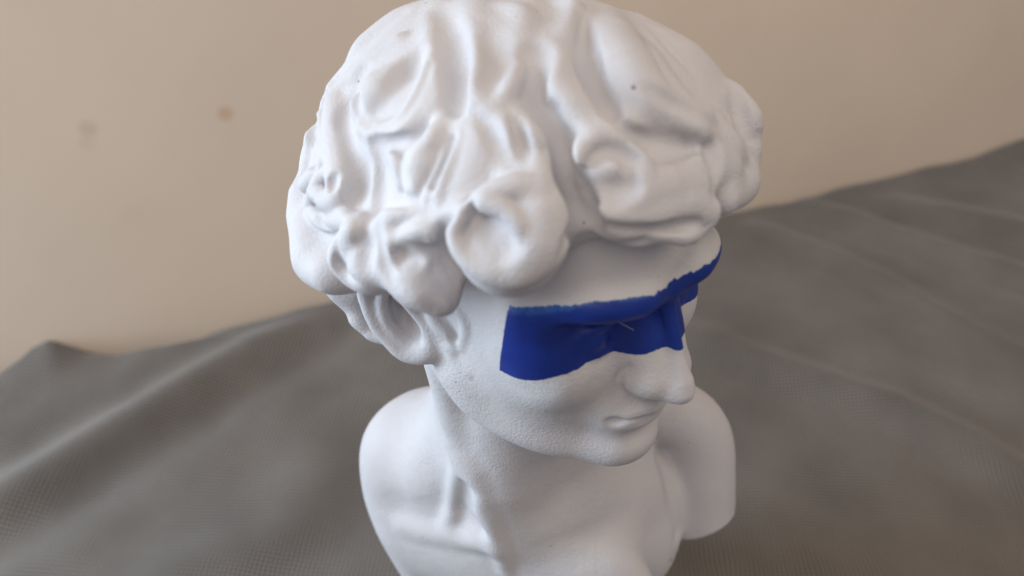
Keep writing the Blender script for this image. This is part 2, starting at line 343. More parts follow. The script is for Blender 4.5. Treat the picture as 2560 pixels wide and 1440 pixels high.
# hair locks, swept tubes in the head frame: (add / cut, blend, [(x, y, z, radius) ...])
# <strokes>
STROKES = [
    ('u', 14, [(-45.6, 33.6, 116.1, 24), (-52.7, 54.5, 106.7, 26), (-55.5, 70.1, 95.4, 24), (-58.3, 82.4, 86.0, 18)]),
    ('u', 12, [(10.6, -49.5, 127.6, 18), (21.0, -57.1, 123.1, 20), (33.1, -64.5, 114.5, 20)]),
    ('u', 10, [(92.7, -68.6, 57.4, 9), (96.3, -64.0, 47.8, 11), (99.1, -58.5, 38.2, 11)]),
    ('u', 10, [(102.1, -44.2, 47.1, 14), (107.2, -33.8, 39.3, 15), (109.8, -18.9, 39.3, 12)]),
    ('u', 10, [(103.3, 13.3, 66.1, 12), (106.6, 17.8, 57.7, 12), (107.8, 14.3, 50.8, 9)]),
    ('u', 10, [(98.7, 32.1, 71.8, 14), (101.2, 42.7, 58.3, 12), (95.4, 53.0, 51.1, 9)]),
    ('u', 14, [(55.6, 47.9, 116.2, 14), (65.2, 54.1, 107.2, 15), (77.0, 56.9, 96.2, 13)]),
    ('u', 8, [(57.4, 68.8, 109.2, 9), (61.0, 81.6, 102.9, 11), (65.3, 89.1, 95.3, 11), (72.1, 91.4, 86.9, 12)]),
    ('u', 8, [(73.9, 77.2, 79.8, 23), (72.3, 77.6, 82.0, 23)]),
    ('u', 10, [(33.1, 90.6, 103.9, 15), (33.0, 100.5, 95.1, 17), (17.1, 106.0, 93.2, 16), (3.6, 112.0, 88.2, 12)]),
    ('u', 9, [(-39.8, 10.6, 134.0, 8), (-27.8, 31.8, 136.1, 12), (-10.9, 54.3, 134.3, 15), (0.2, 72.2, 130.1, 16), (2.4, 86.8, 123.6, 13), (-8.1, 97.8, 116.0, 8), (-26.8, 98.1, 111.0, 4)]),
    ('u', 12, [(-7.7, 101.3, 95.2, 16), (-25.3, 102.1, 86.1, 17)]),
    ('u', 4.8, [(-34.1, 97.8, 98.1, 9), (-51.2, 97.3, 81.3, 12), (-46.6, 105.3, 74.0, 12), (-21.5, 115.4, 78.3, 8)]),
    ('u', 4.0, [(-63.4, 84.8, 104.2, 10), (-65.1, 93.4, 96.2, 10), (-64.6, 96.4, 88.1, 8)]),
    ('u', 3.2, [(-62.2, 98.3, 81.3, 9), (-60.0, 101.5, 72.5, 7)]),
    ('u', 3.2, [(39.5, -65.9, 118.1, 5), (49.0, -71.4, 113.9, 5), (60.8, -75.1, 104.2, 6), (72.5, -75.1, 91.7, 6), (77.8, -74.4, 83.7, 6), (82.7, -73.7, 74.0, 5), (89.6, -72.1, 63.1, 5)]),
    ('u', 4.0, [(49.6, -57.2, 123.7, 3), (55.2, -75.9, 107.0, 5), (67.5, -77.4, 94.1, 5), (82.0, -59.0, 90.7, 5), (91.7, -37.7, 89.7, 5), (96.1, -42.8, 80.1, 5), (97.9, -52.5, 71.5, 5)]),
    ('u', 4.0, [(45.8, -29.4, 136.0, 5), (58.3, -41.8, 124.7, 6), (70.0, -51.5, 110.0, 7.5), (81.4, -38.5, 102.1, 9), (89.0, -25.4, 94.8, 10), (97.3, -13.3, 88.0, 9), (102.2, -9.4, 81.0, 8), (104.9, -17.8, 77.3, 6), (103.7, -29.5, 77.9, 5), (101.3, -25.9, 86.2, 4), (98.9, -16.5, 92.0, 3)]),
    ('u', 4.0, [(52.1, -6.8, 135.9, 4), (60.9, -9.4, 129.4, 7), (69.4, -12.9, 121.6, 11), (74.5, -16.1, 114.8, 11)]),
    ('u', 4.0, [(44.1, -6.7, 140.1, 3), (57.0, 10.2, 133.8, 5), (69.0, 16.0, 125.6, 5), (78.9, 16.6, 116.7, 6), (83.3, 4.8, 110.6, 5), (84.3, -10.0, 108.8, 4)]),
    ('u', 3.2, [(67.3, 38.4, 120.1, 5), (75.2, 36.2, 113.1, 8), (83.4, 35.0, 105.4, 10), (89.4, 37.3, 99.1, 7)]),
    ('u', 1.6, [(66.9, 40.2, 122.5, 2.5), (76.1, 45.7, 114.2, 3.5), (84.8, 48.0, 104.1, 4), (91.0, 47.2, 94.9, 4.5), (92.1, 48.3, 87.5, 6)]),
    ('u', 1.6, [(67.9, 44.3, 120.0, 2.5), (77.4, 50.5, 110.3, 3.5), (85.8, 52.4, 99.9, 4), (91.4, 50.0, 89.9, 5)]),
    ('u', 2.4, [(85.9, 11.5, 108.2, 3), (89.1, 22.5, 103.3, 3.5), (91.3, 27.4, 96.4, 3)]),
    ('u', 4.8, [(57.4, 18.7, 129.0, 6), (66.8, 23.3, 120.8, 8), (77.3, 19.8, 111.0, 7)]),
    ('u', 2.4, [(102.0, -36.7, 74.8, 4), (102.6, -41.9, 63.4, 4), (105.5, -24.1, 63.9, 5), (105.9, -0.7, 74.2, 6), (107.4, 13.5, 77.5, 5), (110.5, 7.6, 67.9, 7), (112.9, 0.4, 56.6, 7), (111.6, 3.9, 49.0, 6), (109.6, 8.5, 46.5, 6)]),
    ('u', 2.4, [(91.8, 48.0, 88.3, 6), (96.0, 38.2, 88.9, 7), (101.4, 30.9, 83.5, 6.5), (104.9, 28.3, 75.2, 6.5), (106.6, 32.1, 66.3, 6), (106.1, 39.9, 59.3, 6), (103.4, 44.8, 53.4, 6)]),
    ('u', 3.2, [(92.0, 55.1, 84.3, 7), (96.2, 48.4, 83.4, 6), (99.9, 44.5, 77.5, 5), (100.1, 48.6, 72.8, 4)]),
    ('u', 3.2, [(102.1, 49.1, 68.9, 4), (104.3, 44.4, 61.7, 7), (104.3, 44.7, 54.9, 6)]),
    ('s', 4.8, [(107.2, 44.1, 72.3, 5), (105.3, 49.5, 72.7, 5)]),
    ('u', 3.2, [(63.6, 81.9, 106.9, 7), (64.6, 91.6, 100.9, 7), (68.2, 97.6, 92.8, 7), (75.5, 98.1, 83.0, 7), (84.5, 92.8, 77.1, 7), (92.5, 84.9, 78.3, 6), (97.1, 76.5, 83.4, 4.5), (97.8, 71.4, 90.7, 3.5), (94.9, 71.3, 96.4, 3.5), (90.2, 74.3, 101.1, 4), (84.5, 77.9, 106.0, 5), (75.6, 83.6, 108.0, 6), (68.4, 88.3, 106.0, 7)]),
    ('u', 3.2, [(68.4, 84.4, 102.7, 9), (69.2, 90.7, 96.5, 12), (74.1, 93.6, 87.7, 12), (79.9, 92.0, 82.4, 10)]),
    ('s', 4.0, [(91.5, 81.1, 100.7, 7), (93.8, 86.2, 97.9, 9), (94.2, 93.4, 95.2, 10)]),
    ('u', 1.6, [(86.1, 79.1, 104.6, 5), (83.3, 86.7, 102.5, 4), (81.8, 92.9, 97.5, 4), (81.0, 95.5, 90.4, 3.5)]),
    ('u', 3.2, [(92.1, 48.3, 87.5, 5), (90.8, 57.7, 91.6, 5), (89.2, 67.9, 98.3, 4)]),
    ('u', 4.0, [(66.0, 55.4, 111.9, 3), (68.9, 66.7, 107.6, 4), (70.8, 78.1, 106.2, 5)]),
    ('u', 2.4, [(31.5, 110.0, 102.8, 3.5), (25.6, 108.1, 107.9, 4), (24.6, 102.3, 113.4, 5), (27.9, 95.1, 116.7, 6), (35.7, 90.2, 117.8, 6), (44.4, 89.4, 115.1, 5.5), (51.1, 91.9, 109.6, 5), (52.5, 97.4, 102.3, 5.5), (49.1, 103.3, 95.8, 6), (42.1, 108.8, 91.6, 7), (29.3, 114.1, 90.0, 8), (12.4, 117.7, 88.9, 8), (-1.3, 121.5, 82.9, 6)]),
    ('s', 4.8, [(47.5, 106.1, 106.4, 5), (43.4, 109.4, 105.1, 6), (39.1, 111.3, 105.5, 5)]),
    ('u', 3.2, [(48.6, 97.9, 92.1, 5), (41.7, 106.3, 85.4, 6), (28.3, 113.6, 84.9, 6), (13.4, 118.9, 84.0, 6), (0.6, 122.7, 80.3, 5), (4.9, 122.9, 76.8, 4)]),
    ('u', 2.4, [(44.9, 102.0, 82.9, 3), (35.2, 110.5, 78.6, 3.5), (20.3, 116.9, 78.1, 4), (9.2, 122.3, 74.6, 4)]),
    ('s', 2.4, [(29.0, 119.9, 86.0, 2.5), (20.0, 124.1, 84.5, 2.5), (11.3, 126.5, 82.4, 2)]),
    ('s', 4.0, [(26.5, 86.3, 124.7, 4), (22.1, 96.9, 118.2, 6), (14.0, 105.5, 112.9, 8), (-4.1, 108.7, 108.9, 5)]),
    ('u', 3.2, [(-33.1, 93.5, 110.0, 4), (-44.3, 94.8, 101.7, 6), (-41.2, 98.6, 99.4, 5)]),
    ('u', 1.6, [(-4.8, 81.6, 128.6, 2), (-12.7, 91.3, 121.4, 3), (-28.1, 96.5, 112.3, 3)]),
    ('u', 2.4, [(-28.4, 98.4, 108.5, 3), (-35.2, 105.4, 97.9, 3), (-49.0, 105.0, 82.2, 3)]),
    ('s', 4.8, [(-15.1, 110.3, 106.9, 3), (-8.6, 116.2, 101.7, 3)]),
    ('s', 2.4, [(-66.3, 89.6, 97.4, 3), (-66.4, 96.8, 87.5, 3), (-64.5, 102.1, 78.2, 3)]),
    ('u', 9, [(-21.7, -8.6, 140.3, 6), (-28.1, -4.4, 141.9, 6), (-33.5, -0.6, 142.4, 6), (-22.3, 20.3, 145.6, 6), (-3.6, 35.9, 143.3, 6), (16.7, 45.8, 137.3, 9), (27.4, 56.7, 131.8, 10), (28.6, 68.4, 126.4, 9), (26.5, 80.3, 120.2, 8), (18.4, 91.5, 116.0, 5)]),
    ('u', 12, [(0.3, -34.8, 138.5, 7), (-5.2, -35.8, 139.1, 7), (22.9, 1.3, 142.8, 7), (43.1, 21.0, 135.6, 7), (52.8, 34.1, 128.5, 8)]),
    ('u', 7, [(49.9, 29.5, 131.5, 6), (55.3, 44.2, 125.9, 6), (56.6, 57.8, 121.3, 4.5), (58.2, 66.1, 116.4, 4), (60.1, 70.6, 111.7, 3)]),
    ('u', 4.8, [(47.1, 50.2, 126.1, 5), (50.4, 65.7, 119.6, 5), (52.4, 76.1, 113.7, 5), (56.6, 83.5, 106.9, 5)]),
    ('u', 14, [(-15.8, -17.9, 139.5, 8), (-22.5, -15.3, 140.0, 8), (-2.1, 10.4, 144.1, 7), (20.4, 25.7, 139.9, 8), (33.5, 34.1, 134.1, 8), (40.4, 45.7, 127.9, 9)]),
    ('u', 9, [(7.6, -44.0, 136.4, 6), (4.8, -46.7, 137.3, 7), (35.3, -11.5, 140.2, 6), (45.0, 3.8, 136.4, 5)]),
    ('s', 4.8, [(42.2, 67.9, 128.3, 4), (47.1, 77.9, 120.2, 5), (52.0, 85.2, 110.7, 7), (53.7, 93.6, 100.4, 9), (53.9, 98.8, 91.5, 9), (53.5, 101.5, 85.3, 6)]),
    ('s', 9, [(29.7, 51.4, 143.5, 3), (44.1, 62.2, 133.0, 3)]),
    ('s', 4.8, [(-5.6, 40.1, 151.4, 3), (6.7, 56.1, 143.7, 4), (20.5, 74.4, 132.3, 4), (23.7, 84.9, 125.4, 4)]),
    ('s', 8, [(22.6, -27.8, 152.0, 4), (42.9, 5.9, 147.2, 4), (56.3, 27.7, 137.6, 5), (65.6, 38.1, 128.3, 4)]),
    ('s', 2.4, [(58.6, 10.9, 139.3, 2), (70.7, 17.9, 132.4, 2.5), (81.8, 19.0, 124.1, 3), (86.8, 11.8, 118.2, 2.5), (87.4, 0.2, 116.8, 2)]),
    ('s', 3.2, [(67.8, -29.3, 127.8, 2), (80.1, -20.1, 122.8, 3), (85.7, -12.7, 117.9, 3), (87.4, -1.9, 115.1, 2)]),
    ('s', 1.6, [(75.9, 46.8, 118.4, 1.5), (84.0, 49.5, 111.2, 2), (89.9, 49.3, 103.3, 2.5)]),
    ('s', 3.2, [(67.6, -77.4, 103.4, 4), (77.7, -76.5, 92.8, 5), (93.8, -46.7, 92.2, 4), (97.5, -41.6, 85.8, 2)]),
    ('s', 4.8, [(92.7, 7.3, 106.0, 6), (97.5, 14.1, 97.3, 7), (101.2, 19.3, 88.7, 5)]),
    ('s', 2.4, [(106.4, -9.5, 89.3, 3.5), (104.5, -8.4, 93.4, 2.5)]),
    ('s', 3.2, [(88.7, 7.5, 110.0, 2), (83.6, 25.7, 113.2, 2), (76.7, 33.0, 118.6, 2)]),
    ('u', 6, [(75.9, -55.3, 3.8, 8), (78.2, -60.2, -11.4, 8), (77.5, -58.7, -25.5, 8)]),
    ('u', 5, [(77.5, -58.7, -25.5, 6), (74.5, -52.4, -34.2, 7), (71.0, -45.0, -35.1, 6)]),
    ('u', 8, [(63.7, -48.2, -30.2, 10), (61.2, -47.5, -49.5, 8)]),
]
# </strokes>
# finer ridges and creases between the locks, world-aligned life mm
# <detail>
DETAIL = [
    ('s', 3, [(48.8, -72.3, 141.3, 3), (62.8, -71.8, 132.8, 4), (78.9, -66.3, 124.1, 3)]),
    ('u', 4, [(43.6, -26.0, 146.2, 4), (55.1, -21.6, 135.6, 5), (63.9, -34.9, 127.9, 4), (72.0, -38.8, 119.5, 3)]),
    ('s', 4, [(100.9, -20.2, 123.5, 4), (103.5, -30.7, 110.2, 4.5), (107.9, -36.7, 101.4, 3)]),
    ('s', 3, [(109.9, -36.8, 99.3, 3), (117.3, -32.1, 98.5, 3)]),
    ('u', 4, [(87.5, -46.4, 108.9, 4), (96.1, -50.1, 102.8, 4), (103.5, -46.1, 87.1, 4)]),
    ('u', 5, [(-10.3, -4.7, 148.2, 4), (-1.1, -20.5, 150.5, 5), (-2.3, -41.3, 142.4, 5)]),
    ('u', 4, [(14.3, 1.6, 148.3, 4), (21.7, -9.4, 152.6, 4.5), (21.1, -18.7, 150.3, 4.5), (16.8, -36.0, 145.1, 4)]),
    ('u', 5, [(13.2, -52.6, 138.5, 5), (11.7, -64.5, 136.3, 6), (18.1, -72.7, 131.5, 6), (26.9, -76.2, 125.7, 5)]),
    ('u', 5, [(-21.7, -28.7, 143.8, 5), (-19.7, -51.3, 139.1, 6), (-21.0, -63.6, 132.6, 6), (-16.9, -72.6, 127.2, 5)]),
    ('s', 7, [(-33.4, -27.0, 147.0, 4), (-29.0, -49.5, 138.2, 5), (-29.1, -64.4, 131.4, 4)]),
    ('s', 7, [(-15.4, -39.0, 152.8, 4), (-12.2, -55.5, 145.2, 4), (-14.4, -68.3, 141.3, 3)]),
    ('s', 7, [(3.5, -50.6, 147.9, 4), (4.2, -61.9, 138.7, 4), (3.5, -70.3, 133.8, 3)]),
    ('s', 5, [(26.7, -51.3, 142.7, 4), (28.6, -63.0, 134.5, 4), (33.6, -74.2, 130.6, 4)]),
    ('u', 3, [(-12.7, -75.0, 127.7, 4), (-6.8, -84.5, 125.3, 4), (-2.3, -91.7, 117.0, 3)]),
    ('u', 3, [(-5.2, -74.4, 127.1, 4), (1.9, -85.5, 123.5, 5), (6.6, -87.9, 115.8, 5), (5.0, -103.8, 111.3, 5)]),
    ('s', 3, [(-4.7, -83.9, 130.4, 2.5), (-1.5, -91.9, 122.1, 3), (-0.8, -100.6, 121.0, 2.5)]),
    ('s', 5, [(9.9, -76.8, 129.4, 4), (12.9, -84.0, 118.2, 4), (14.9, -93.6, 111.0, 4)]),
    ('s', 5, [(-63.8, 24.1, 143.8, 4), (-76.7, 19.5, 133.0, 4.5), (-90.3, 16.8, 121.2, 4.5), (-101.3, 16.1, 109.4, 3)]),
    ('s', 4, [(-79.3, -12.4, 125.4, 3), (-84.3, -18.4, 115.5, 4), (-86.4, -30.4, 108.8, 4), (-82.2, -47.0, 104.2, 3)]),
    ('s', 5, [(-50.6, -32.7, 140.3, 4), (-53.5, -36.8, 133.5, 5), (-58.4, -42.9, 130.6, 4)]),
    ('s', 4, [(-112.2, -0.1, 82.9, 4), (-105.9, -35.3, 85.0, 3)]),
    ('s', 3, [(-103.7, -54.8, 76.1, 2.5), (-101.2, -53.0, 64.9, 3), (-92.6, -65.4, 62.4, 2.5)]),
    ('s', 3, [(-87.2, -79.9, 73.1, 2), (-86.6, -81.9, 64.7, 2.5), (-85.0, -81.0, 54.4, 2.5), (-78.2, -93.7, 54.3, 2)]),
    ('s', 3, [(-65.6, -92.3, 89.6, 3), (-65.1, -95.7, 80.7, 3.5), (-61.7, -102.0, 70.1, 3.5), (-56.1, -111.2, 62.2, 3)]),
    ('u', 3, [(-54.6, -94.5, 80.3, 3), (-44.6, -101.2, 88.4, 3), (-35.1, -102.5, 87.7, 3)]),
    ('s', 3, [(-51.2, -103.5, 79.4, 3), (-39.4, -101.7, 77.8, 3)]),
    ('s', 3, [(26.2, -102.4, 83.2, 3), (38.4, -106.9, 83.2, 3), (51.9, -108.3, 85.3, 3)]),
    ('s', 4, [(82.6, -67.9, 114.7, 4), (83.1, -75.8, 106.5, 4), (84.3, -87.3, 99.5, 4)]),
    ('s', 3, [(-69.7, -58.8, 107.0, 2.5), (-55.0, -66.8, 112.1, 3), (-42.7, -76.9, 122.9, 2.5)]),
    ('s', 3, [(-50.2, -81.6, 116.3, 2), (-54.3, -81.1, 106.4, 3), (-51.8, -92.3, 101.7, 3)]),
    ('u', 3, [(-25.3, -74.9, 123.2, 2.5), (-29.8, -85.4, 116.4, 3), (-34.7, -93.9, 105.8, 3), (-36.2, -97.9, 94.6, 3)]),
    ('s', 3, [(-31.1, -81.4, 120.7, 1.8), (-33.0, -88.0, 112.0, 2.2), (-38.3, -92.9, 105.7, 2)]),
    ('s', 4, [(-82.8, -47.0, 103.5, 3), (-76.0, -59.2, 95.1, 5), (-77.0, -66.3, 85.5, 5), (-79.6, -78.9, 86.1, 4)]),
    ('s', 4, [(-69.1, -59.5, 105.7, 3), (-65.4, -66.1, 96.6, 4), (-66.3, -76.0, 89.7, 4)]),
    ('u', 3, [(62.4, -69.8, 124.2, 3), (73.7, -68.5, 119.0, 4), (81.0, -60.2, 109.9, 4)]),
    ('u', 4, [(-78.6, -79.9, 70.0, 4), (-76.5, -82.6, 77.0, 5), (-72.5, -80.1, 76.6, 4)]),
    ('s', 4, [(-71.1, -91.9, 83.7, 4), (-71.1, -92.9, 73.0, 5), (-73.4, -97.6, 64.5, 4)]),
    ('u', 5, [(-48.4, -101.5, 64.0, 6), (-45.6, -105.6, 60.4, 6), (-39.3, -104.4, 55.1, 5)]),
    ('s', 4, [(-33.3, -108.7, 64.5, 4), (-25.9, -107.8, 52.6, 4)]),
    ('s', 3, [(-31.8, -113.3, 104.3, 2.5), (-34.6, -105.7, 90.1, 3), (-34.6, -99.2, 73.9, 3), (-28.2, -103.3, 63.9, 3)]),
    ('s', 3, [(15.1, -94.8, 107.0, 3), (18.6, -96.9, 96.4, 3.5), (17.8, -117.9, 96.7, 3.5), (15.4, -127.2, 89.6, 3)]),
    ('s', 3, [(16.4, -86.8, 121.1, 2.5), (16.0, -89.7, 109.8, 3), (19.8, -95.1, 99.5, 3), (24.6, -102.3, 93.0, 3)]),
    ('s', 3, [(26.7, -99.2, 119.4, 2.5), (31.5, -94.6, 121.5, 3), (39.7, -95.4, 119.1, 3), (41.8, -102.6, 114.6, 2.5)]),
    ('s', 3, [(31.8, -69.0, 132.1, 2.5), (38.8, -80.3, 126.9, 3), (49.9, -78.3, 119.0, 3), (63.3, -75.8, 115.8, 3)]),
    ('s', 3, [(-77.9, -51.6, 105.7, 2.5), (-73.7, -59.5, 97.4, 3), (-74.3, -66.3, 87.7, 3), (-76.3, -72.7, 85.2, 2.5)]),
    ('s', 3, [(-65.5, -77.7, 86.5, 2.5), (-50.0, -92.9, 97.2, 3), (-41.5, -100.3, 98.9, 2.5)]),
    ('s', 3, [(-41.5, -69.8, 123.6, 2.5), (-46.5, -69.6, 115.1, 3), (-55.9, -68.6, 111.9, 2.5)]),
    ('u', 3, [(-35.0, -63.3, 121.9, 3), (-38.9, -76.3, 119.0, 4), (-45.3, -79.6, 112.4, 3)]),
    ('s', 3, [(-22.5, -77.9, 132.1, 2.5), (-15.8, -84.8, 126.4, 3), (-12.2, -94.2, 122.0, 3)]),
    ('u', 3, [(26.8, -88.9, 123.8, 3), (19.8, -76.8, 128.0, 4), (15.5, -68.4, 133.7, 3)]),
    ('u', 3, [(53.1, -100.4, 88.4, 4), (66.4, -99.0, 84.6, 5), (71.3, -92.3, 83.5, 4)]),
    ('s', 3, [(29.4, -113.9, 96.9, 2.5), (45.1, -110.9, 93.5, 3), (60.2, -101.8, 90.9, 3), (73.1, -99.3, 89.0, 2.5)]),
    ('u', 3, [(-2.8, -54.1, 139.3, 3), (-7.1, -66.6, 136.2, 4), (-11.5, -72.5, 130.6, 3)]),
    ('s', 3, [(60.5, -1.7, 144.4, 2.5), (71.8, -16.6, 134.7, 3), (82.8, -27.3, 127.7, 3)]),
]
# </detail>
def back_locks(f):
    """wavy locks over the back and far side of the head, where the photograph does not look"""
    rng = np.random.default_rng(5)
    ax = np.array([109, 128, 112.0]); c0 = np.array([0, 0, 40.0])
    cam_dir = RH.T @ np.array([-5.9, -386.7, 265.7]); cam_dir /= np.linalg.norm(cam_dir)
    for ring, (el0, n) in enumerate([(74, 9), (52, 14), (32, 19), (14, 22), (-4, 24), (-16, 24)]):
        for q in range(n):
            az = 2 * math.pi * (q + 0.5 * (ring % 2)) / n + rng.normal(0, 0.06)
            sw = rng.choice([-1, 1]); P = []; vis = -1
            for t in np.linspace(0, 1, 8):
                el = math.radians(el0 - 26 * t); a = az + sw * 0.13 * math.sin(t * 5.0)
                if t > 0.75: a += sw * 0.10; el += 0.10
                u = np.array([math.cos(el) * math.cos(a), math.cos(el) * math.sin(a), math.sin(el)])
                vis = max(vis, float((u / ax / np.linalg.norm(u / ax)) @ cam_dir))
                P.append(tuple(c0 + u * (ax + 1 + 2 * t)) + (10 - 4 * t,))
            if vis < 0.02 and min(p[2] for p in P) > 8 + 0.3 * max(p[1] for p in P) - 30:
                f.tube([p[:3] for p in P], [p[3] for p in P], 4)
def sculpt_hair(h=1.0):
    f = Field((-155, -165, -75), (165, 160, 175), h)
    f.frame(RH)
    f.ell((0, 0, 40), (109, 128, 112), 0)
    f.plane((0, 0, 20), (0, 0.30, -1), 16)
    f.plane((0, 0, 12), (0, 0.60, -1), 40)
    back_locks(f)
    for op, k, pts in STROKES:
        f.tube([p[:3] for p in pts], [p[3] for p in pts], k, op)
    f.frame()
    for op, k, pts in DETAIL:
        f.tube([p[:3] for p in pts], [p[3] for p in pts], k, op)
    return f
hair_f = sculpt_hair()
hair, _, _, _ = hair_f.mesh('hair', MAT_PLASTER, root)

# ------------------------------------------------------------------ value noise (for ragged paint edges and cloth)
def hash3(ix, iy, iz):
    h = (ix * 374761393 + iy * 668265263 + iz * 2147483647 * 3 + 1274126177) & 0xffffffff
    h = ((h ^ (h >> 13)) * 1274126177) & 0xffffffff
    return ((h ^ (h >> 16)) & 0xffff) / 65535.0
def vnoise(P):
    P = np.asarray(P, float); I = np.floor(P).astype(np.int64); f = P - I; f = f * f * (3 - 2 * f)
    out = 0
    for dx in (0, 1):
        for dy in (0, 1):
            for dz in (0, 1):
                w = (f[:, 0] if dx else 1 - f[:, 0]) * (f[:, 1] if dy else 1 - f[:, 1]) * (f[:, 2] if dz else 1 - f[:, 2])
                out = out + w * hash3(I[:, 0] + dx, I[:, 1] + dy, I[:, 2] + dz)
    return out * 2 - 1

def sample(f, P):
    """trilinear distance and gradient of a field at world-life points"""
    q = (P - f.lo) / f.h; i = np.clip(np.floor(q).astype(int), 0, f.n - 2); t = q - i
    D = f.D; c = {}
    for a in (0, 1):
        for b in (0, 1):
            for d in (0, 1): c[a, b, d] = D[i[:, 0] + a, i[:, 1] + b, i[:, 2] + d].astype(float)
    x, y, z = t.T
    L = lambda u, v, w: u + (v - u) * w
    c00, c10 = L(c[0, 0, 0], c[1, 0, 0], x), L(c[0, 1, 0], c[1, 1, 0], x)
    c01, c11 = L(c[0, 0, 1], c[1, 0, 1], x), L(c[0, 1, 1], c[1, 1, 1], x)
    val = L(L(c00, c10, y), L(c01, c11, y), z)
    gx = L(L(c[1, 0, 0] - c[0, 0, 0], c[1, 1, 0] - c[0, 1, 0], y), L(c[1, 0, 1] - c[0, 0, 1], c[1, 1, 1] - c[0, 1, 1], y), z)
    gy = L(c10 - c00, c11 - c01, z); gz = L(c01, c11, y) - L(c00, c10, y)
    g = np.stack([gx, gy, gz], 1) / f.h
    return val, g / (np.linalg.norm(g, axis=1)[:, None] + 1e-9)

# ------------------------------------------------------------------ the painted blue band
BOT = [(-80, -2), (-42, 0), (-10, 3), (0, 3), (6, 5), (12, 4.5), (17, 3), (24, 2.4), (32, 2.8), (40, 3), (48, 2), (55, 0), (61, -5), (67, -14)]
TOP = [(-80, 39), (-36, 41.5), (-16, 42), (0, 43), (17, 42.7), (26, 45), (44, 46), (56, 41.8), (67, 38)]
def smooth_curve(pts):
    """a smoothed lookup table through the points"""
    x = np.linspace(-85, 75, 641); y = np.interp(x, *zip(*pts)); w = np.hanning(25); w /= w.sum()
    return x, np.convolve(np.pad(y, 12, 'edge'), w, 'valid')
BOT, TOP = smooth_curve(BOT), smooth_curve(TOP)
def band_fn(Q):
    """positive inside the painted band; Q in the head frame"""
    zb = np.interp(Q[:, 0], *BOT); zt = np.interp(Q[:, 0], *TOP)
    nb = vnoise(Q * 1.3) * 0.25 + vnoise(Q * 0.5 + 9) * 0.2
    nt = vnoise(Q * 1.5 + 5) * 0.35 + vnoise(Q * 0.45 + 3) * np.where(Q[:, 0] < 20, 1.2, 0.35)
    side = Q[:, 1] - np.interp(Q[:, 2], [-14, 0, 12, 38], [51, 56, 60, 66]) + vnoise(Q * 1.4 + 2) * 0.4
    top = zt - Q[:, 2] + nt
    return np.minimum(np.minimum(Q[:, 2] - zb + nb, top), side), top
